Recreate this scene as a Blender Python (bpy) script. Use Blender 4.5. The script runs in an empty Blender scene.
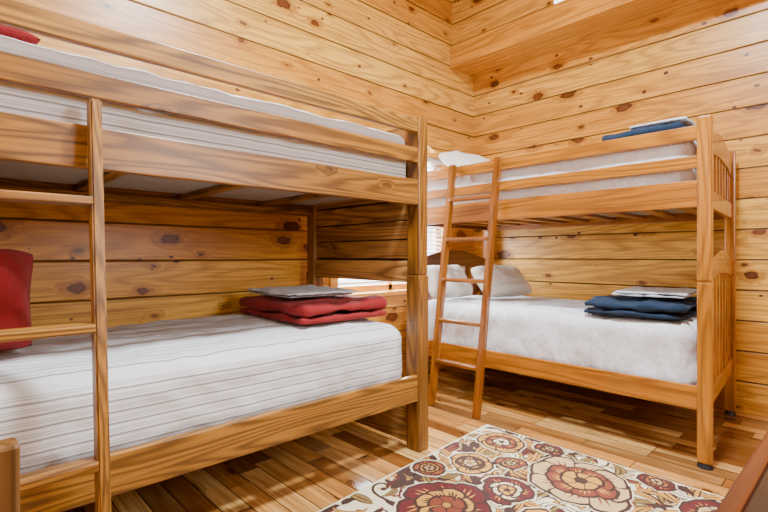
import bpy, bmesh, math, random
from mathutils import Vector, noise, Matrix, Euler
random.seed(7)
C = bpy.context.scene.collection

# ------------------------------------------------------------------ materials
def lin(c):
    r=[]
    for v in c:
        v=v/255.0
        r.append(v/12.92 if v<=0.04045 else ((v+0.055)/1.055)**2.4)
    return (r[0],r[1],r[2],1.0)

class NB:
    def __init__(s,name):
        s.m=bpy.data.materials.new(name); s.m.use_nodes=True
        s.t=s.m.node_tree; s.b=s.t.nodes['Principled BSDF']
    def n(s,t): return s.t.nodes.new(t)
    def put(s,sock,v):
        if isinstance(v,bpy.types.NodeSocket): s.t.links.new(v,sock)
        else: sock.default_value=v
    def math(s,op,a,b=0.0,c=None,clamp=False):
        n=s.n('ShaderNodeMath'); n.operation=op; n.use_clamp=clamp
        s.put(n.inputs[0],a); s.put(n.inputs[1],b)
        if c is not None: s.put(n.inputs[2],c)
        return n.outputs[0]
    def comb(s,x,y,z):
        n=s.n('ShaderNodeCombineXYZ')
        s.put(n.inputs[0],x); s.put(n.inputs[1],y); s.put(n.inputs[2],z); return n.outputs[0]
    def sep(s,v):
        n=s.n('ShaderNodeSeparateXYZ'); s.put(n.inputs[0],v); return n.outputs
    def noise(s,vec,scale=1,detail=2,rough=.5):
        n=s.n('ShaderNodeTexNoise'); s.put(n.inputs['Vector'],vec)
        n.inputs['Scale'].default_value=scale; n.inputs['Detail'].default_value=detail
        n.inputs['Roughness'].default_value=rough; return n.outputs[0]
    def mix(s,f,a,b,mode='MIX'):
        n=s.n('ShaderNodeMix'); n.data_type='RGBA'; n.blend_type=mode
        s.put(n.inputs[0],f); s.put(n.inputs[6],a); s.put(n.inputs[7],b); return n.outputs[2]
    def smooth(s,v,a,b,o0=0.,o1=1.):
        n=s.n('ShaderNodeMapRange'); n.interpolation_type='SMOOTHSTEP'
        s.put(n.inputs[0],v); s.put(n.inputs[1],a); s.put(n.inputs[2],b); n.inputs[3].default_value=o0; n.inputs[4].default_value=o1
        return n.outputs[0]
    def white(s,v):
        n=s.n('ShaderNodeTexWhiteNoise'); n.noise_dimensions='1D'; s.put(n.inputs['W'],v); return n.outputs[0]
    def bump(s,h,st=.3,d=.01):
        n=s.n('ShaderNodeBump'); n.inputs['Strength'].default_value=st; n.inputs['Distance'].default_value=d
        s.put(n.inputs['Height'],h); s.t.links.new(n.outputs[0],s.b.inputs['Normal'])

def wood(name, light, mid, dark, knotc, axis, plank=None, length=None, K=7, ringamt=.55, knots=.5,
         rough=.35, tone=.25, kx=2.7, ky=5.8, kr=.13, seed=0., groove=.005, wide=None, pins=0, pw=2.2, cross=6.5, coat=0, fineamt=.4):
    w=NB(name)
    tc=w.n('ShaderNodeTexCoord').outputs['Object']
    o=w.sep(tc); idx='xyz'.index(axis)
    along=o[idx]; oth=[o[i] for i in range(3) if i!=idx]
    p,q=oth
    gr=None
    if plank:
        pa,width=plank; q=o['xyz'.index(pa)]
        p=[o[i] for i in range(3) if i not in (idx,'xyz'.index(pa))][0]
        t=w.math('DIVIDE',q,width)
        fid=w.math('FLOOR',t); rnd=w.white(w.math('ADD',fid,seed+.5))
        fr=w.math('FRACT',t)
        edge=w.math('MINIMUM',fr,w.math('SUBTRACT',1.0,fr))
        gr=w.smooth(edge,0.0,groove/width*1.6)
        al2=w.math('ADD',along,w.math('MULTIPLY',rnd,37.3))
        if length:
            t2=w.math('DIVIDE',al2,length); f2=w.math('FLOOR',t2)
            rnd=w.white(w.math('ADD',w.math('MULTIPLY',f2,7.31),w.math('MULTIPLY',fid,13.7)))
            fr2=w.math('FRACT',t2); e2=w.math('MINIMUM',fr2,w.math('SUBTRACT',1.0,fr2))
            gr=w.math('MULTIPLY',gr,w.smooth(e2,0.0,.0025/length))
            al2=w.math('ADD',al2,w.math('MULTIPLY',rnd,91.0))
    else:
        rnd=w.n('ShaderNodeObjectInfo').outputs['Random']
        al2=w.math('ADD',along,w.math('MULTIPLY',rnd,53.0))
    wob=w.noise(w.comb(w.math('MULTIPLY',al2,22),w.math('MULTIPLY',q,34),0),1,3)
    wob=w.math('MULTIPLY',w.math('SUBTRACT',wob,.5),.18)
    def knotlayer(kx,ky,prob,kr,off):
        v=w.n('ShaderNodeTexVoronoi'); v.voronoi_dimensions='2D' if plank else '3D'; v.feature='F1'
        v.inputs['Scale'].default_value=1.0; v.inputs['Randomness'].default_value=1.0
        kp=0.0 if plank else w.math('MULTIPLY',p,ky)
        kq=w.math('ADD',w.math('MULTIPLY',q,ky),w.math('MULTIPLY_ADD',rnd,41.0,off))
        w.put(v.inputs['Vector'], w.comb(w.math('MULTIPLY',al2,kx),kq,kp))
        cr=w.sep(v.outputs['Color'])
        has=w.math('LESS_THAN',cr[0],prob)
        rad=w.math('MULTIPLY_ADD',w.math('POWER',cr[1],2.2),kr*1.15,kr*.25)
        dd=w.math('ADD',v.outputs['Distance'],wob)
        km=w.math('MULTIPLY',w.smooth(dd,rad,w.math('MULTIPLY',rad,.84)),has)
        halo=w.math('MULTIPLY',w.smooth(dd,w.math('MULTIPLY_ADD',rad,1.7,.10),rad),has)
        core=w.math('MULTIPLY',w.smooth(dd,w.math('MULTIPLY',rad,.85),w.math('MULTIPLY',rad,.3)),has)
        return km,halo,core,cr[2]
    km,halo,core,kv=knotlayer(kx,ky,knots,kr,0)
    if pins:
        k2,h2,c2_,_=knotlayer(6.5,9.5,pins,.09,5.3)
        km=w.math('MAXIMUM',km,k2)
    n1=w.noise(w.comb(w.math('MULTIPLY',al2,.6),w.math('MULTIPLY',p,cross),w.math('MULTIPLY',q,cross)),1,1.0)
    ph=w.math('ADD',w.math('MULTIPLY',n1,K),w.math('MULTIPLY',halo,1.2))
    ph=w.math('ADD',ph,w.math('MULTIPLY',w.noise(w.comb(w.math('MULTIPLY',al2,5),w.math('MULTIPLY',p,30),w.math('MULTIPLY',q,30)),1,1),.35))
    s=w.math('MULTIPLY_ADD',w.math('SINE',w.math('MULTIPLY',ph,6.2832)),.5,.5)
    s=w.math('POWER',s,pw)
    fine=w.noise(w.comb(w.math('MULTIPLY',al2,5.0),w.math('MULTIPLY',p,190.),w.math('MULTIPLY',q,190.)),1,3,.6)
    fine2=w.noise(w.comb(w.math('MULTIPLY',al2,1.2),w.math('MULTIPLY',p,70.),w.math('MULTIPLY',q,70.)),1,2,.6)
    col=w.mix(w.math('MULTIPLY',rnd,1.0),lin(light),lin(mid))
    if wide:
        r3=w.math('FRACT',w.math('MULTIPLY',rnd,7.7))
        sel=w.smooth(r3,.35,.7)
        blot=w.smooth(w.noise(w.comb(w.math('MULTIPLY',al2,2.2),w.math('MULTIPLY',q,9.),0),1,2),.38,.66)
        col=w.mix(w.math('MULTIPLY',sel,w.math('MULTIPLY_ADD',blot,.25,.66)),col,lin(wide))
    col=w.mix(w.math('MULTIPLY',s,ringamt),col,lin(dark))
    col=w.mix(w.math('MULTIPLY',w.smooth(fine,.42,.72),fineamt),col,lin(dark))
    col=w.mix(w.math('MULTIPLY',w.smooth(fine2,.45,.75),fineamt*1.3),col,lin(dark))
    big=w.noise(w.comb(w.math('MULTIPLY',al2,.8),w.math('MULTIPLY',p,3.),w.math('MULTIPLY',q,3.)),1,2)
    col=w.mix(w.math('MULTIPLY',w.smooth(big,.4,.75),tone),col,lin(dark))
    col=w.mix(w.math('MULTIPLY',halo,.55),col,lin(dark))
    kc=w.mix(kv,lin(knotc),lin(tuple(min(255,x*1.5) for x in knotc)))
    col=w.mix(w.math('MULTIPLY',km,.96),col,kc)
    col=w.mix(w.math('MULTIPLY',core,.40),col,lin((132,70,26)))
    if gr is not None:
        col=w.mix(w.math('MULTIPLY_ADD',gr,-.95,.95),col,lin((46,22,6)))
        w.bump(gr,.9,.007)
    else:
        w.bump(w.math('ADD',fine,s),.08,.003)
    w.t.links.new(col,w.b.inputs['Base Color'])
    w.b.inputs['Roughness'].default_value=rough
    if coat:
        w.b.inputs['Coat Weight'].default_value=coat; w.b.inputs['Coat Roughness'].default_value=.12
    return w.m

def plain(name,c,rough=.5,metal=0,emit=0):
    w=NB(name); tc=w.n('ShaderNodeTexCoord').outputs['Object']
    nz=w.noise(tc,30,2)
    c2=tuple(max(0,x*.88) for x in c)
    w.t.links.new(w.mix(nz,lin(c),lin(c2)),w.b.inputs['Base Color'])
    w.b.inputs['Roughness'].default_value=rough; w.b.inputs['Metallic'].default_value=metal
    if emit:
        w.b.inputs['Emission Color'].default_value=lin(c); w.b.inputs['Emission Strength'].default_value=emit
    return w.m

def cloth(name,c,c2=None,stripe=None,scale=300,bump=.25,fuzz=0.1,sax=1,crease=.2,micro=.2):
    w=NB(name); tc=w.n('ShaderNodeTexCoord').outputs['Object']; o=w.sep(tc)
    col=w.mix(w.noise(tc,4,2),lin(c),lin(tuple(x*.93 for x in c)))
    if stripe:
        per,amt=stripe
        s=w.math('ADD',w.math('MAXIMUM',o[sax],-.40),w.math('MINIMUM',o[2],.11)); s=w.math('ADD',s,w.math('MULTIPLY',w.noise(tc,1.0,0),.006))
        t=w.math('FRACT',w.math('DIVIDE',s,per))
        a=w.smooth(w.math('ABSOLUTE',w.math('SUBTRACT',t,.25)),.11,.06)
        b=w.smooth(w.math('ABSOLUTE',w.math('SUBTRACT',t,.6)),.06,.03)
        b2=w.smooth(w.math('ABSOLUTE',w.math('SUBTRACT',t,.8)),.06,.03)
        m=w.math('MAXIMUM',a,w.math('MULTIPLY',w.math('MAXIMUM',b,b2),.6))
        col=w.mix(w.math('MULTIPLY',m,amt),col,lin(c2))
    elif c2:
        v=w.n('ShaderNodeTexVoronoi'); v.inputs['Scale'].default_value=55; w.put(v.inputs['Vector'],tc)
        col=w.mix(w.math('MULTIPLY',w.smooth(v.outputs['Distance'],.25,.6),.5),col,lin(c2))
    w.t.links.new(col,w.b.inputs['Base Color'])
    w.b.inputs['Roughness'].default_value=.9
    w.b.inputs['Sheen Weight'].default_value=fuzz
    h=w.math('ADD',w.math('MULTIPLY',w.noise(tc,scale,2),micro),w.math('MULTIPLY',w.noise(tc,7,2,.45),1.0))
    if crease:
        sk=w.n('ShaderNodeMapping'); sk.inputs['Rotation'].default_value=(0,0,.8); sk.inputs['Scale'].default_value=(1.6,7.5,3.0)
        w.put(sk.inputs['Vector'],tc)
        wr=w.noise(sk.outputs[0],1.4,3,.5)
        h=w.math('ADD',h,w.math('MULTIPLY',wr,crease*6))
    w.bump(h,bump,.03)
    return w.m

WL=(247,194,84); WM=(221,153,50); WD=(142,78,18); KN=(64,28,8)
M={}
kw=dict(knots=.62,pins=.30,K=13,ringamt=.46,kr=.16,tone=.26,ky=5.2,kx=2.8,fineamt=.45,cross=6.5)
M['wall_x']=wood('knotty_pine_wall',WL,WM,WD,KN,'x',plank=('z',.195),**kw)
M['wall_y']=wood('knotty_pine_wall_side',WL,WM,WD,KN,'y',plank=('z',.195),seed=31,**kw)
M['pine_y']=wood('pine_trim',WL,WM,WD,KN,'y',knots=.5,kr=.14,ringamt=.5,ky=7,K=10)
M['pine_x']=wood('pine_trim_long',WL,WM,WD,KN,'x',knots=.3,kr=.12,ringamt=.45)
M['floor']=wood('hickory_floor',(240,190,112),(202,134,62),(112,60,20),(40,20,8),'y',plank=('x',.098),length=.62,
                knots=.42,rough=.10,tone=.28,kr=.16,groove=.0024,wide=(84,40,16),K=8,ringamt=.38)
for a in 'xyz':
    M['l'+a]=wood('stained_pine_'+a,(186,130,48),(158,102,32),(62,32,8),(44,20,6),a,K=20,ringamt=.68,knots=.12,rough=.4,tone=.3,pw=1.5,cross=7.5)
    M['r'+a]=wood('honey_pine_'+a,(200,128,30),(172,100,18),(92,44,6),(54,24,8),a,K=11,ringamt=.5,knots=.14,rough=.3,tone=.3,coat=.4)
    M['k'+a]=wood('brown_ladder_pine_'+a,(172,104,28),(150,84,18),(76,38,6),(54,24,8),a,K=11,ringamt=.5,knots=.1,rough=.3,tone=.3,coat=.3)
    M['d'+a]=wood('dark_walnut_'+a,(58,32,16),(46,24,12),(22,10,6),(16,8,4),a,knots=.05,rough=.35)
    M['h'+a]=wood('reddish_maple_'+a,(112,54,22),(96,44,18),(54,24,8),(50,22,8),a,knots=.05,rough=.3)
M['endl']=wood('brightened_pine_y',(212,160,88),(186,132,68),(84,50,20),(50,24,8),'y',K=15,ringamt=.68,knots=.12,rough=.45,pw=1.6)  # bunk pine made lighter to offset the shade on the end boards
M['postdark']=wood('old_brown_post',(136,96,48),(116,78,36),(54,30,12),(36,18,8),'z',K=14,knots=.05,rough=.4)
M['sheet_stripe']=cloth('striped_sheet',(230,230,231),(100,90,82),stripe=(.036,.68),bump=.5,crease=.4,fuzz=0,micro=.05)
M['sheet_white']=cloth('white_sheet',(234,234,238),(206,207,213),bump=.48,crease=.4,fuzz=0,micro=.06)
M['tick']=cloth('mattress_ticking',(172,166,158),(146,140,132))
M['red']=cloth('red_fleece',(146,10,14),bump=.8,fuzz=.05)
M['navy']=cloth('navy_fleece',(8,38,66),bump=.8,fuzz=.02)
M['linen']=cloth('folded_linen',(222,227,232),(128,142,156),stripe=(.03,.7),bump=.5)
M['pillow']=cloth('pillow_cloth',(242,236,226),(206,200,192),bump=.5,fuzz=0)
M['white']=plain('white_paint',(240,240,238),.5)
M['sky']=plain('daylight_pane',(235,242,255),.2,emit=4.0)
M['black']=plain('black_rubber',(24,22,22),.6)
M['brass']=plain('dark_metal',(70,60,50),.35,.8)

# ------------------------------------------------------------------ object helpers
W={}
def reg(o,loc,parent,kind=None,label=None,cat=None,group=None):
    C.objects.link(o)
    loc=Vector(loc); W[o.name]=loc
    if parent is not None:
        o.parent=parent; o.location=loc-W[parent.name]
    else: o.location=loc
    if kind: o['kind']=kind
    if label: o['label']=label
    if cat: o['category']=cat
    if group: o['group']=group
    return o
def empty(name,loc,label=None,cat=None,parent=None,group=None,kind=None):
    o=bpy.data.objects.new(name,None); o.empty_display_size=.1
    return reg(o,loc,parent,kind,label,cat,group)
WARP=[None]
def meshobj(name,bm,loc,mats,parent=None,smooth=False,**k):
    me=bpy.data.meshes.new(name)
    if WARP[0]:
        L=Vector(loc)
        for v in bm.verts: v.co=WARP[0](v.co+L)-L
    bmesh.ops.recalc_face_normals(bm,faces=bm.faces)
    bm.to_mesh(me); bm.free()
    if not isinstance(mats,(list,tuple)): mats=[mats]
    for m in mats: me.materials.append(m)
    if smooth:
        for p in me.polygons: p.use_smooth=True
    o=bpy.data.objects.new(name,me)
    return reg(o,loc,parent,**k)
def addbox(bm,x0,x1,y0,y1,z0,z1,bev=0,mi=0,rot=None):
    r=bmesh.ops.create_cube(bm,size=1.0); vs=r['verts']
    for v in vs:
        v.co=Vector(((x0+x1)/2+v.co.x*(x1-x0),(y0+y1)/2+v.co.y*(y1-y0),(z0+z1)/2+v.co.z*(z1-z0)))
    if rot is not None:
        c=Vector(((x0+x1)/2,(y0+y1)/2,(z0+z1)/2))
        for v in vs: v.co=c+rot@(v.co-c)
    fs=set(f for v in vs for f in v.link_faces)
    for f in fs: f.material_index=mi
    if bev:
        es=list(set(e for v in vs for e in v.link_edges))
        bmesh.ops.bevel(bm,geom=es,offset=bev,segments=2,affect='EDGES',profile=.5)
def box(name,x0,x1,y0,y1,z0,z1,mat,parent=None,bev=.004,**k):
    bm=bmesh.new(); c=Vector(((x0+x1)/2,(y0+y1)/2,(z0+z1)/2))
    addbox(bm,x0-c.x,x1-c.x,y0-c.y,y1-c.y,z0-c.z,z1-c.z,bev)
    return meshobj(name,bm,c,mat,parent,**k)

def softbox(bm,c,size,r,n,amp=0,freq=5,seed=0,rotz=0,bottom_flat=True):
    hx,hy,hz=[s/2 for s in size]; nx,ny,nz=n; V={}
    R=Matrix.Rotation(rotz,3,'Z')
    def vert(i,j,k):
        key=(i,j,k)
        if key in V: return V[key]
        p=Vector((-hx+2*hx*i/nx,-hy+2*hy*j/ny,-hz+2*hz*k/nz))
        q=Vector((max(-hx+r,min(hx-r,p.x)),max(-hy+r,min(hy-r,p.y)),max(-hz+r,min(hz-r,p.z))))
        d=p-q; nrm=d.normalized() if d.length>1e-6 else Vector((0,0,1))
        p=q+nrm*r
        if amp and (p.z>-hz*.9 or not bottom_flat):
            f=noise.noise(Vector((p.x*freq+seed,p.y*freq,p.z*freq*1.2)))
            f+=.5*noise.noise(Vector((p.x*freq*2.7+seed,p.y*freq*2.1+9,p.z*freq*2)))
            f+=.45*(1-2.4*abs(noise.noise(Vector((p.x*freq*1.6+seed+4,p.y*freq*1.1-7,p.z*freq)))))
            p+=nrm*(f-.7)*amp
        V[key]=bm.verts.new(Vector(c)+R@p); return V[key]
    def quad(a,b,c_,d): bm.faces.new((vert(*a),vert(*b),vert(*c_),vert(*d)))
    for i in range(nx):
        for j in range(ny):
            for k in (0,nz): quad((i,j,k),(i+1,j,k),(i+1,j+1,k),(i,j+1,k))
    for i in range(nx):
        for k in range(nz):
            for j in (0,ny): quad((i,j,k),(i+1,j,k),(i+1,j,k+1),(i,j,k+1))
    for j in range(ny):
        for k in range(nz):
            for i in (0,nx): quad((i,j,k),(i,j+1,k),(i,j+1,k+1),(i,j,k+1))

def topz(o,x0,x1,y0,y1):
    return max([W[o.name].z+v.co.z for v in o.data.vertices if x0<=W[o.name].x+v.co.x<=x1 and y0<=W[o.name].y+v.co.y<=y1])
def pillow(name,xy,sx,sy,h,mat,rot,label,seed,on):
    bm=bmesh.new(); n=30; T={};B={}
    R=Euler(rot).to_matrix()
    for i in range(n+1):
        for j in range(n+1):
            u=-1+2*i/n; v=-1+2*j/n
            t=max(0,(1-abs(u)**3)*(1-abs(v)**3))**.5
            k=1-.10*(1-abs(u)**2)*abs(v)**5-.08*abs(u*v)**4; k2=1-.10*(1-abs(v)**2)*abs(u)**5-.08*abs(u*v)**4
            x=u*sx/2*k2; y=v*sy/2*k
            w=noise.noise(Vector((u*2.3+seed,v*2.3,1)))*.25+noise.noise(Vector((u*5+seed,v*5,3)))*.16
            z=h/2*t*(1+w)
            a=bm.verts.new(R@Vector((x,y,z))); T[i,j]=a
            B[i,j]=a if (i in (0,n) or j in (0,n)) else bm.verts.new(R@Vector((x,y,-h/2*t*(1-w*.5))))
    for i in range(n):
        for j in range(n):
            bm.faces.new((T[i,j],T[i+1,j],T[i+1,j+1],T[i,j+1]))
            bm.faces.new((B[i,j],B[i,j+1],B[i+1,j+1],B[i+1,j]))
    mn=min(v.co.z for v in bm.verts)
    z=topz(on,xy[0]-sx/2,xy[0]+sx/2,xy[1]-.2,xy[1]+.2)
    return meshobj(name,bm,(xy[0],xy[1],z-mn+.001),mat,None,True,label=label,cat='pillow')

def folded(name,x0,x1,y0,y1,on,h,layers,mat,label,cat,rotz=0,seed=0,amp=.006,spread=.02,freq=8):
    bm=bmesh.new(); rnd=random.Random(seed)
    ts=[1.0/layers]*layers if layers!=2 else [.36,.64]
    zb=-h/2
    for i in range(layers):
        t=h*ts[i]
        dx=rnd.uniform(-spread,spread)*.5; dy=rnd.uniform(-spread,spread)*.5; s=rnd.uniform(-spread*2,0)
        softbox(bm,(dx,dy,zb+t*.5),(x1-x0+s,y1-y0+s,t*1.08),t*.53,(56,44,8),amp,freq,seed+i*3,rotz+rnd.uniform(-.03,.03),bottom_flat=(i==0))
        zb+=t
    cx_,cy_=(x0+x1)/2,(y0+y1)/2
    hx_,hy_=(x1-x0)/2,(y1-y0)/2
    for v in bm.verts:
        e=max(abs(v.co.x)/hx_,abs(v.co.y)/hy_)
        f=(v.co.z+h/2)/h
        v.co.z-=h*.16*max(0,e-.55)**1.5*2.2*f
        cr=abs(v.co.x/hx_)*abs(v.co.y/hy_)
        k=1-.05*cr**3; v.co.x*=k; v.co.y*=k
    z=topz(on,x0-.02,x1+.02,y0-.02,y1+.02)
    mn=min(v.co.z for v in bm.verts)
    return meshobj(name,bm,(cx_,cy_,z-mn+.001),mat,None,True,label=label,cat=cat)

# ------------------------------------------------------------------ room
RX,RY=3.74,2.70; LX,LY=-1.35,-1.35; HZ=3.55
box('floor',LX-.1,RX+.1,LY-.1,RY+.1,-.1,0,M['floor'],bev=0,kind='structure')
bm=bmesh.new(); wx0,wx1,wz0,wz1=2.08,3.30,.72,1.86
addbox(bm,LX-.1,wx0,RY,RY+.12,0,HZ); addbox(bm,wx1,RX+.1,RY,RY+.12,0,HZ)
addbox(bm,wx0,wx1,RY,RY+.12,0,wz0); addbox(bm,wx0,wx1,RY,RY+.12,wz1,HZ)
meshobj('wall_back',bm,(0,0,0),M['wall_x'],kind='structure')
bm=bmesh.new(); addbox(bm,RX,RX+.1,LY-.1,RY,0,2.73)
meshobj('wall_right',bm,(0,0,0),M['wall_y'],kind='structure')
bm=bmesh.new(); addbox(bm,3.41,3.45,LY,1.50,2.81,HZ); addbox(bm,3.41,3.45,1.72,RY,2.81,HZ)
addbox(bm,3.41,3.45,1.50,1.72,2.81,2.905);addbox(bm,3.41,3.45,1.50,1.72,3.25,HZ)
meshobj('wall_upper',bm,(0,0,0),M['wall_y'],kind='structure')
box('window_2',3.42,3.44,1.50,1.72,2.906,3.25,M['sky'],bev=0,kind='structure')
bm=bmesh.new(); addbox(bm,LX-.1,LX,LY-.1,RY,0,HZ); meshobj('wall_left',bm,(0,0,0),M['wall_y'],kind='structure')
bm=bmesh.new(); addbox(bm,LX,RX+.1,LY-.1,LY,0,HZ); meshobj('wall_front',bm,(0,0,0),M['wall_x'],kind='structure')
bm=bmesh.new(); addbox(bm,LX-.1,3.51,LY-.1,RY+.1,HZ,HZ+.1); addbox(bm,3.40,RX+.1,LY-.1,RY,2.80,2.84,0,1)
nb=5; w_=.33/nb
for i in range(nb):
    addbox(bm,3.41+w_*i+.0035,3.41+w_*(i+1)-.0035,LY-.05,RY,2.72,2.76,.002)
    addbox(bm,3.41+w_*i-.0034,3.41+w_*i+.0034,LY-.05,RY,2.723,2.76,0,1)  # dark filler strips paint the shade in the gaps between soffit boards
addbox(bm,RX-.0034,RX,LY-.05,RY,2.723,2.76,0,1)
meshobj('ceiling',bm,(0,0,0),[M['pine_y'],M['dy']],kind='structure')
box('trim_1',3.375,3.41,LY,RY,2.71,2.905,M['pine_y'],bev=.004,kind='structure')
box('baseboard_right',RX-.018,RX,LY,RY,0,.09,M['pine_y'],kind='structure')
box('baseboard_back',LX,RX-.02,RY-.018,RY,0,.09,M['pine_x'],kind='structure')
win=empty('window_1',((wx0+wx1)/2,RY,wz0),kind='structure')
bm=bmesh.new(); cx=(wx0+wx1)/2; cz=(wz0+wz1)/2
for (a,b,c,d) in ((wx0-.07,wx1+.07,wz1,wz1+.08),(wx0-.07,wx0,wz0,wz1),(wx1,wx1+.07,wz0,wz1),(wx0-.09,wx1+.09,wz0-.03,wz0)):
    addbox(bm,a-cx,b-cx,-.022 if c!=wz0-.03 else -.05,0,c-cz,d-cz,.003)
meshobj('casing',bm,(cx,RY,cz),M['pine_x'],win)
bm=bmesh.new()
for (a,b,c,d) in ((wx0,wx1,wz0,wz0+.05),(wx0,wx1,wz1-.04,wz1),(wx0,wx0+.04,wz0,wz1),(wx1-.04,wx1,wz0,wz1),(cx-.02,cx+.02,wz0,wz1),(wx0,wx1,cz-.02,cz+.02)):
    addbox(bm,a-cx,b-cx,.07,.1,c-cz,d-cz,.002)
meshobj('sash',bm,(cx,RY,cz),M['pine_x'],win)
bm=bmesh.new(); z=wz0+.10
R=Matrix.Rotation(math.radians(35),3,'X')
while z<wz1-.03:
    addbox(bm,wx0+.01-cx,wx1-.01-cx,.015,.055,z-cz-.0008,z-cz+.0008,0,0,R); z+=.036
addbox(bm,wx0+.005-cx,wx1-.005-cx,.01,.06,wz1-.04-cz,wz1-cz,.002)
addbox(bm,wx0+.005-cx,wx1-.005-cx,.02,.05,wz0+.07-cz,wz0+.085-cz,.002)
meshobj('blind',bm,(cx,RY,cz),M['white'],win)

# ------------------------------------------------------------------ ladders
def ladder(parent,pts_bottom,pts_top,rz,width_axis,rs,mats,loc):
    e=empty('ladder',loc,parent=parent)
    w,d=rs
    for b,t in zip(pts_bottom,pts_top):
        b=Vector(b);t=Vector(t); mid=(b+t)/2; bm=bmesh.new()
        r=bmesh.ops.create_cube(bm,size=1)
        for v in r['verts']:
            end=t if v.co.z>0 else b
            off=Vector((v.co.x*w,v.co.y*d,0)) if width_axis=='x' else Vector((v.co.x*d,v.co.y*w,0))
            v.co=end-mid+off
        bmesh.ops.bevel(bm,geom=list(bm.edges),offset=.005,segments=2,affect='EDGES')
        meshobj('ladder_rail',bm,mid,mats[0],e)
    for z in rz:
        P=[]
        for b,t in zip(pts_bottom,pts_top):
            b=Vector(b);t=Vector(t); f=(z-b.z)/(t.z-b.z); P.append(b.lerp(t,f))
        mn=P[0];mx=P[1]
        if width_axis=='x': box('rung',min(mn.x,mx.x)+w*.4,max(mn.x,mx.x)-w*.4,mn.y-.03,mn.y+.03,z-.013,z+.013,mats[1],e,bev=.005)
        else: box('rung',mn.x-.03,mn.x+.03,min(mn.y,mx.y)+w*.4,max(mn.y,mx.y)-w*.4,z-.012,z+.012,mats[1],e,bev=.005)
    return e

# ------------------------------------------------------------------ striped-sheet bunk (along back wall)
bx0,bx1,by0,by1=-.32,1.84,1.61,2.62
bunk=empty('bunk_bed',((bx0+bx1)/2,(by0+by1)/2,0),label='rustic stained pine bunk bed with plank ends along the wall',cat='bunk bed')
for px in (bx0,bx1-.075):
    for py in (by0,by1-.09):
        bm=bmesh.new()
        addbox(bm,-.0375,.0375,-.045,.045,-.855,.045,.005); addbox(bm,-.034,.034,-.042,.042,.05,.855,.006)
        addbox(bm,-.03,.03,-.038,.038,.04,.055)
        meshobj('post',bm,(px+.0375,py+.045,.855),M['lz'],bunk)
rx0,rx1=bx0+.07,bx1-.07
for (y0,y1) in ((by0+.008,by0+.038),(by1-.05,by1-.02)):
    box('side_rail',rx0,rx1,y0,y1,.262,.392,M['lx'],bunk)
    box('side_rail',rx0,rx1,y0,y1,1.26,1.388,M['lx'],bunk)
    box('guard_rail',rx0,rx1,y0+.002,y1-.002,1.475,1.551,M['lx'],bunk)
    box('guard_rail',rx0,rx1,y0+.002,y1-.002,1.628,1.698,M['lx'],bunk)
for ex in (bx0+.022,bx1-.055):
    for (z0,z1) in ((.02,.30),(.862,.975),(.987,1.085),(1.092,1.185),(1.192,1.29),(1.30,1.42),(1.43,1.55),(1.56,1.69)):
        t=.012 if z0==.862 else 0
        box('end_board',ex-t,ex+.03+t*.5,by0+.085,by1-.085,z0,z1,M['endl'],bunk)
    for zz in (.981,1.0885,1.1885,1.295,1.425,1.555):
        xb=ex+.024 if ex>1 else ex+.002
        box('gap_shade_strip',xb,xb+.005,by0+.086,by1-.086,zz-.010,zz+.010,M['dy'],bunk,bev=.001)  # added dark strips: close off window light, stand in for shade between boards
for i in range(7):
    x=bx0+.2+i*.275
    box('slat',x,x+.07,by0+.036,by1-.048,.29,.312,M['ly'],bunk,bev=.002)
for i in range(4):
    x=bx0+.30+i*.47
    box('slat',x,x+.05,by0+.036,by1-.048,1.30,1.322,M['ly'],bunk,bev=.002)
box('cleat',rx0,rx1,by0+.036,by0+.062,1.27,1.298,M['lx'],bunk,bev=.002)
box('cleat',rx0,rx1,by1-.076,by1-.048,1.27,1.298,M['lx'],bunk,bev=.002)
ladder(bunk,[(.322,1.42,0),(-.055,1.42,0)],[(.328,1.584,1.455),(-.055,1.584,1.455)],(.435,.80,1.155),'x',(.03,.05),(M['lz'],M['lx']),(.145,1.42,0))

def mattress(name,x0,x1,y0,y1,z0,z1,mat,label,amp,seed,r=.07,crown=0):
    bm=bmesh.new(); c=((x0+x1)/2,(y0+y1)/2,(z0+z1)/2)
    n=(int((x1-x0)*55),int((y1-y0)*55),14)
    softbox(bm,(0,0,0),(x1-x0,y1-y0,z1-z0),r,n,amp,5.0,seed)
    if crown:
        hy=(y1-y0)/2
        for v in bm.verts:
            if v.co.z>0: v.co.z-=crown*max(0,-v.co.y/hy)**2*(v.co.z/((z1-z0)/2))
    for f in bm.faces:
        if all(v.co.z< -(z1-z0)/2*.98 for v in f.verts): f.material_index=1
    return meshobj(name,bm,c,[mat,M['tick']],None,True,label=label,cat='mattress')
ma=mattress('mattress',bx0+.09,bx1-.08,by0+.052,by1-.065,.314,.678,M['sheet_stripe'],'mattress in rumpled grey-striped white sheet on lower bunk of rustic bed',.008,1,.10,crown=.035)
mb=mattress('mattress',bx0+.09,bx1-.08,by0+.06,by1-.065,1.324,1.628,M['sheet_stripe'],'mattress in striped white sheet on upper bunk of rustic bed',.008,5,.05)
pillow('pillow',(.0,2.02),.50,.36,.30,M['red'],(math.radians(66),0,math.radians(-8)),'plush red pillow standing on striped lower mattress',2,ma)
pillow('pillow',(.02,1.93),.42,.34,.08,M['red'],(0,0,.1),'dark red pillow lying on upper striped mattress',3,mb)
b1=folded('folded_blanket',1.20,1.774,1.80,2.52,ma,.10,2,M['red'],'loosely folded red fleece blanket on striped lower mattress','blanket',seed=4,amp=.017,spread=.006,freq=5)
folded('folded_sheet',1.25,1.69,1.96,2.49,b1,.03,2,M['linen'],'folded pale grey striped sheet on the red blanket','bed sheet',rotz=-.06,seed=8,amp=.008)

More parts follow.
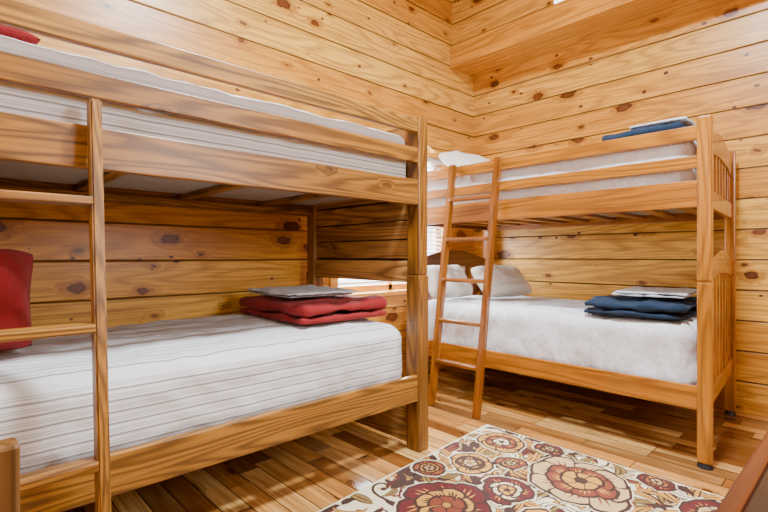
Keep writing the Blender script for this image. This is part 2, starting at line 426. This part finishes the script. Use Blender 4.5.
# ------------------------------------------------------------------ honey bunk (along right wall)
cx0,cx1,cy0,cy1=2.60,3.665,.54,2.50
WARP[0]=lambda p: Vector((p.x,p.y+.085*(p.x-2.6)*max(0,min(1,(cy1-p.y)/(cy1-cy0))),p.z))
b2=empty('bunk_bed',((cx0+cx1)/2,(cy0+cy1)/2,0),label='honey pine bunk bed with arched slatted ends and ladder',cat='bunk bed')
P=.06
for px in (cx0,cx1-P):
    for py in (cy0,cy1-P):
        bm=bmesh.new()
        addbox(bm,-.03,.03,-.03,.03,-.815,.035,.006); addbox(bm,-.03,.03,-.03,.03,.04,.82,.008); addbox(bm,-.024,.024,-.024,.024,.03,.045)
        o=meshobj('post',bm,(px+.03,py+.03,.84),M['rz'],b2)
        bm=bmesh.new(); bmesh.ops.create_cone(bm,cap_ends=True,segments=20,radius1=.034,radius2=.028,depth=.025)
        meshobj('foot_cap',bm,(px+.03,py+.03,.0125),M['black'],o)
def arch(name,y,zlo,zhi_side,zhi_mid):
    e=empty(name,((cx0+cx1)/2,y,zlo),parent=b2)
    mk='h' if name=='headboard' else 'r'
    xa,xb=cx0+P-.005,cx1-P+.005; L=xb-xa; xm=(xa+xb)/2; n=20; th=.028
    bm=bmesh.new(); rows=[]
    for i in range(n+1):
        t=i/n; s=math.sin(math.pi*t)
        zt=zhi_side+(zhi_mid-zhi_side)*s**1.2; zb=zhi_side-.10+(zhi_mid-zhi_side)*.6*s
        x=xa+L*t-xm
        rows.append([bm.verts.new((x,-th/2,zb)),bm.verts.new((x,th/2,zb)),bm.verts.new((x,th/2,zt)),bm.verts.new((x,-th/2,zt))])
    for a,b in zip(rows,rows[1:]):
        for k in range(4): bm.faces.new((a[k],a[(k+1)%4],b[(k+1)%4],b[k]))
    bm.faces.new(rows[0]); bm.faces.new(rows[-1][::-1])
    for v in bm.verts: v.co.z-=zhi_side
    meshobj('top_rail',bm,(xm,y,zhi_side),M[mk+'x'],e)
    box('bottom_rail',xa,xb,y-th/2,y+th/2,zlo,zlo+.09,M[mk+'x'],e)
    ns=8
    for i in range(ns):
        x=xa+L*(i+.5)/ns; s=math.sin(math.pi*(i+.5)/ns)
        zt=zhi_side-.09+(zhi_mid-zhi_side)*.6*s
        box('slat',x-.026,x+.026,y-.008,y+.008,zlo+.08,zt,M[mk+'z'],e,bev=.002)
for yy in (cy0+.03,cy1-.03):
    nm='footboard' if yy<1 else 'headboard'
    arch(nm,yy,.27,.97,1.05 if nm=='headboard' else 1.03)
    arch(nm,yy,1.235,1.59,1.65)
ry0,ry1=cy0+P-.008,cy1-P+.008
for (x0,x1) in ((cx0+.006,cx0+.032),(cx1-.032,cx1-.006)):
    box('side_rail',x0,x1,ry0,ry1,.268,.382,M['ry'],b2)
    box('side_rail',x0,x1,ry0,ry1,1.232,1.36,M['ry'],b2)
    box('guard_rail',x0+.002,x1-.002,ry0,ry1,1.418,1.478,M['ry'],b2)
    box('guard_rail',x0+.002,x1-.002,ry0,ry1,1.552,1.622,M['ry'],b2)
for z in (.30,1.27):
    for i in range(9):
        y=cy0+.14+i*.205
        box('slat',cx0+.03,cx1-.03,y,y+.07,z-.01,z+.01,M['rx'],b2,bev=.002)
ladder(b2,[(2.40,1.72,0),(2.40,2.08,0)],[(2.572,1.67,1.625),(2.572,2.03,1.625)],(.3,.57,.84,1.11,1.38),'y',(.04,.045),(M['kz'],M['ky']),(2.40,1.9,0))
mc=mattress('mattress',cx0+.046,cx1-.046,cy0+.07,cy1-.07,.312,.670,M['sheet_white'],'mattress in white textured sheet on lower bunk of honey pine bed',.010,11,.08)
md=mattress('mattress',cx0+.046,cx1-.046,cy0+.07,cy1-.07,1.282,1.60,M['sheet_white'],'mattress in white sheet on upper bunk of honey pine bed',.008,15,.05)
WARP[0]=None
pillow('pillow',(2.88,2.33),.50,.29,.16,M['pillow'],(math.radians(58),0,.0),'cream pillow propped against the arched headboard',5,mc)
pillow('pillow',(3.24,2.07),.52,.30,.16,M['pillow'],(math.radians(46),0,-.2),'cream pillow leaning beside another pillow on white sheet',9,mc)
pillow('pillow',(3.1,2.22),.60,.38,.15,M['pillow'],(math.radians(25),0,0),'white pillow at the head of the upper bunk',12,md)
n1=folded('folded_blanket',2.645,3.40,.66,1.20,mc,.08,2,M['navy'],'folded navy blue blanket at foot of lower white mattress','blanket',seed=14,amp=.022,spread=.03,freq=6)
folded('folded_sheet',2.80,3.32,.71,1.10,n1,.03,2,M['linen'],'folded pale sheet on the navy blanket','bed sheet',rotz=.12,seed=18,amp=.012)
n2=folded('folded_blanket',2.68,3.25,.64,1.13,md,.085,2,M['navy'],'folded navy blanket on the upper bunk mattress','blanket',seed=24,amp=.012,spread=.04)
folded('folded_sheet',2.75,3.12,.68,.98,n2,.014,1,M['linen'],'folded pale sheet on the upper navy blanket','bed sheet',rotz=.05,seed=28,amp=.003)

# ------------------------------------------------------------------ rug
RX0,RX1,RY0,RY1=.75,2.345,.24,1.60
rc=Vector(((RX0+RX1)/2,(RY0+RY1)/2,0)); hx=(RX1-RX0)/2; hy=(RY1-RY0)/2
bm=bmesh.new(); addbox(bm,-hx,hx,-hy,hy,0,.009,.003)
lev=[.0092]
def poly(pts,mi,dz=0):
    z=lev[0]+dz
    pts=[(max(-hx+.012,min(hx-.012,x)),max(-hy+.012,min(hy-.012,y))) for x,y in pts]
    cxx=sum(p[0] for p in pts)/len(pts); cyy=sum(p[1] for p in pts)/len(pts)
    c=bm.verts.new((cxx,cyy,z)); vs=[bm.verts.new((x,y,z)) for x,y in pts]
    for a,b in zip(vs,vs[1:]+vs[:1]):
        if (a.co-b.co).length<1e-6: continue
        f=bm.faces.new((c,a,b)); f.material_index=mi
def petal(x,y,th,r0,r1,wd,mi,dz,cv=0.0):
    pts=[];L_=[];R_=[]
    prof=[(0,.18),(.25,.45),(.5,.78),(.7,1.0),(.84,.95),(.93,.68),(.985,.3)]
    for t,wv in prof:
        a=th+cv*t; d=(math.cos(a),math.sin(a)); e=(-d[1],d[0]); r=r0+(r1-r0)*t
        L_.append((x+d[0]*r+e[0]*wd*wv,y+d[1]*r+e[1]*wd*wv)); R_.append((x+d[0]*r-e[0]*wd*wv,y+d[1]*r-e[1]*wd*wv))
    a=th+cv; tip=(x+math.cos(a)*r1*1.03,y+math.sin(a)*r1*1.03)
    poly(L_+[tip]+R_[::-1],mi,dz)
prj=random.Random(3)
def blossom(x,y,R,n,cols,rot=0):
    o,p1,p2,p3,c1=cols; k=0; cv=prj.choice([-1,1])*prj.uniform(.15,.4)
    jit=[prj.uniform(-.12,.12) for _ in range(n)]; jr=[prj.uniform(.80,1.14) for _ in range(n)]
    for i in range(n):
        th=rot+2*math.pi*i/n+jit[i]
        petal(x,y,th,R*.06,(R+.012)*jr[i],R*math.sin(math.pi/n)+.011,0,-.0002,cv)
    for (rs,cc,off,nn) in ((1.0,p1,0,n),(.66,p2,math.pi/n,n),(.38,p3,0,max(5,n-2))):
        wd=R*rs*math.sin(math.pi/nn)*1.0; ol=.008+.004*R/.2
        for i in range(nn):
            th=rot+off+2*math.pi*i/nn+jit[i%n]; f=jr[i%n]
            z=.00009*k; k+=1
            petal(x,y,th,R*.06,(R*rs+ol*.4)*f,wd+ol*.4,o,z,cv)
            petal(x,y,th,R*.08,(R*rs-ol*.6)*f,wd-ol*.7,cc,z+.00003,cv)
            if rs>.5:
                vc={4:2,3:1,2:3,5:3,1:3,0:3}[cc]; r0=R*rs*.45*f
                for q,rr1 in ((-.32,.80),(0,.88),(.32,.80)):
                    r1=R*rs*rr1*f; ww=.0035+.002*R/.2
                    P3=[]
                    for r in (r0,(r0+r1)/2,r1):
                        a=th+cv*r/(R*rs); d=(math.cos(a),math.sin(a)); e=(-d[1],d[0]); qq=q*wd*(.5+.6*(r-r0)/(r1-r0+1e-6))
                        P3.append((d,e,r,qq))
                    pt=lambda P_,k_:(x+P_[0][0]*P_[2]+P_[1][0]*(P_[3]+k_),y+P_[0][1]*P_[2]+P_[1][1]*(P_[3]+k_))
                    poly([pt(P3[0],0),pt(P3[1],ww),pt(P3[2],0),pt(P3[1],-ww)],vc,z+.00006)
    ring=lambda r:[(x+r*math.cos(a*math.pi/9),y+r*math.sin(a*math.pi/9)) for a in range(18)]
    z=.00009*(k+1)
    poly(ring(R*.13),o,z); poly(ring(R*.095),c1,z+.0001)
    for i in range(6): 
        a=i*math.pi/3; poly([(x+R*.06*math.cos(a)+R*.018*math.cos(b*1.047),y+R*.06*math.sin(a)+R*.018*math.sin(b*1.047)) for b in range(6)],o,z+.0002)
def leaf(x,y,a,L,w,c,o,curl=0.0):
    for s,mi,dz in ((1.0,o,0),(.74,c,.0002),(.14,o,.0003)):
        up=[];dn=[]; px,py,aa=x,y,a; n=9
        for i in range(n+1):
            t=i/n; wv=w*s*math.sin(math.pi*min(1,t**.75))
            up.append((px-wv*math.sin(aa),py+wv*math.cos(aa))); dn.append((px+wv*math.sin(aa),py-wv*math.cos(aa)))
            px+=L/n*math.cos(aa); py+=L/n*math.sin(aa); aa+=curl/n
        for i in range(n): poly([up[i],up[i+1],dn[i+1],dn[i]],mi,dz)
def vine(x,y,a,L,curl,c,w=.007):
    px,py=x,y; n=22
    for i in range(n):
        a+=curl*(i/n)**1.3/ n*2; nx_=px+math.cos(a)*L/n; ny_=py+math.sin(a)*L/n
        e=(-math.sin(a)*w,math.cos(a)*w)
        poly([(px+e[0],py+e[1]),(nx_+e[0],ny_+e[1]),(nx_-e[0],ny_-e[1]),(px-e[0],py-e[1])],c,-.0001)
        px,py=nx_,ny_
    k=2*w
    poly([(px+k*math.cos(q),py+k*math.sin(q)) for q in [j*math.pi/4 for j in range(8)]],c,0)
# palette idx:0 cream 1 brown 2 rust 3 gold 4 beige 5 dark red 6 olive
rr=random.Random(5)
fl=[(2.05,.93,.23,8,(1,4,2,3,1)),(1.46,1.25,.19,7,(1,5,3,2,3)),(2.17,1.40,.12,6,(1,3,2,0,1)),
    (1.84,1.39,.10,5,(1,3,1,4,3)),(1.58,.80,.20,7,(1,3,4,2,3)),(2.14,.42,.17,7,(1,5,4,3,1)),(1.10,1.05,.19,7,(1,4,5,3,1)),
    (1.20,.55,.18,7,(1,5,3,4,1)),(.92,1.38,.11,6,(1,2,4,3,1)),(1.72,.42,.13,6,(1,2,4,3,1)),(2.27,1.17,.07,5,(1,5,1,4,1)),
    (1.74,1.13,.11,6,(1,5,0,3,1)),(1.98,1.24,.07,5,(1,2,3,4,1)),(1.66,1.50,.07,5,(1,2,3,4,1)),(2.28,.68,.08,5,(1,5,2,4,1)),(1.83,.66,.09,5,(1,2,4,3,1))]
for i in range(220):
    x=rr.uniform(-hx,hx); y=rr.uniform(-hy,hy); lev[0]=.0092+i*.0000018
    vine(x,y,rr.uniform(0,6.28),rr.uniform(.14,.34),rr.choice([-1,1])*rr.uniform(3.5,6.5),rr.choice([1,1,3,2,6,5]),rr.uniform(.004,.008))
for i in range(440):
    x=rr.uniform(-hx,hx); y=rr.uniform(-hy,hy); lev[0]=.0096+i*.0000017
    leaf(x,y,rr.uniform(0,6.28),rr.uniform(.08,.19),rr.uniform(.013,.028),rr.choice([3,1,2,1,3,6,5,4]),1,rr.uniform(-2.2,2.2))
for (x,y,R,n,c) in fl:
    x-=rc.x;y-=rc.y
    for i in range(9):
        a=i*.7+rr.uniform(0,.3); lev[0]=.0104+i*.00002
        leaf(x+R*.8*math.cos(a),y+R*.8*math.sin(a),a+rr.uniform(-.5,.5),rr.uniform(.09,.18),rr.uniform(.016,.03),rr.choice([3,1,6,3,0]),1,rr.choice([-1,1])*rr.uniform(.8,2.2))
lev[0]=.0110
for (x,y,R,n,c) in fl: blossom(x-rc.x,y-rc.y,R,n,c,rr.uniform(0,1))
for v in bm.verts:
    v.co.y+=.075*(v.co.x-hx)
rug=[cloth('rug_'+nme,c,bump=.4,fuzz=.0,crease=0) for nme,c in (('cream',(232,216,180)),('brown',(60,32,20)),('rust',(128,54,28)),('gold',(202,142,52)),('beige',(202,166,114)),('dark_red',(94,20,20)),('olive',(142,112,50)))]
bmesh.ops.triangulate(bm,faces=[f for f in bm.faces if len(f.verts)>4])
meshobj('rug',bm,rc,rug,label='cream area rug with rust, brown and gold floral pattern',cat='rug')
me=bpy.data.objects['rug'].data
bm=bmesh.new(); bm.from_mesh(me)
for f in bm.faces:
    if f.normal.z<0 and f.calc_center_median().z>.0085: f.normal_flip()
bm.to_mesh(me); bm.free()

# ------------------------------------------------------------------ chair (only back post shows) and dresser
ch=empty('wooden_chair',(-.15,.60,0),label='small brown wooden chair with upright back posts beside the ladder',cat='chair')
for x in (.058,-.36):
    box('back_post',x-.016,x+.016,.745,.785,0,.763,M['postdark'],ch,bev=.005)
    box('front_leg',x-.016,x+.016,.40,.44,0,.42,M['postdark'],ch,bev=.005)
box('seat',-.40,.08,.38,.745,.42,.445,M['dx'],ch)
box('seat_rail',-.345,.045,.755,.778,.35,.41,M['dx'],ch)
box('back_slat',-.345,.045,.755,.778,.66,.74,M['dx'],ch)
box('back_slat',-.345,.045,.755,.778,.54,.60,M['dx'],ch)
cs=empty('low_dresser',(1.15,-.1,0),label='low dark-topped wooden dresser with brown edging',cat='dresser')
box('dresser_body',.64,1.66,-.40,.165,.04,.57,M['lx'],cs)
box('dresser_top',.62,1.68,-.42,.150,.57,.60,M['dx'],cs,bev=.004)
box('edging',.62,1.68,.150,.180,.565,.603,M['hx'],cs,bev=.006)
for x in (.66,1.17):
    for z in (.08,.33):
        d=box('drawer',x,x+.47,.163,.178,z,z+.21,M['lx'],cs)
        bm=bmesh.new(); bmesh.ops.create_uvsphere(bm,u_segments=16,v_segments=8,radius=.014)
        meshobj('knob',bm,(x+.235,.188,z+.105),M['brass'],d,True)
for x in (.66,1.60):
    for y in (-.38,.10): box('foot',x,x+.05,y,y+.05,0,.045,M['lz'],cs)

# ------------------------------------------------------------------ lights
def area(name,loc,target,size,power,col,sy=None):
    l=bpy.data.lights.new(name,'AREA'); l.energy=power; l.color=col; l.size=size
    if sy: l.shape='RECTANGLE'; l.size_y=sy
    o=bpy.data.objects.new(name,l); C.objects.link(o); o.location=loc
    o.rotation_euler=(Vector(target)-Vector(loc)).to_track_quat('-Z','Y').to_euler(); return o
DC=(.84,.93,1)
area('ceiling_fill',(1.3,.6,3.45),(1.3,.6,0),.3,250,DC)  # added fill lamp below the ceiling, no fixture there
area('fill_west',(-1.25,.5,1.8),(3,1.6,1.0),.6,24,DC)  # added fill lamp in front of the left wall, out of view
area('fill_south',(1.6,-1.25,1.8),(1.2,2.6,1.0),.7,58,DC)  # added fill lamp behind the camera
area('window_daylight',(cx,RY+.4,1.5),(cx-.6,1.0,0.),1.1,330,(.88,.94,1))
w=bpy.data.worlds.new('world'); bpy.context.scene.world=w; w.use_nodes=True
w.node_tree.nodes['Background'].inputs[0].default_value=(.9,.95,1,1); w.node_tree.nodes['Background'].inputs[1].default_value=5.0
# ------------------------------------------------------------------ camera
cd=bpy.data.cameras.new('camera'); cam=bpy.data.objects.new('camera',cd); C.objects.link(cam)
cd.lens=470/768*36; cd.sensor_width=36; cd.clip_start=.02
cam.location=(0,0,1.0); cam.rotation_euler=(math.radians(90),0,math.radians(46.62-90))
bpy.context.scene.camera=cam
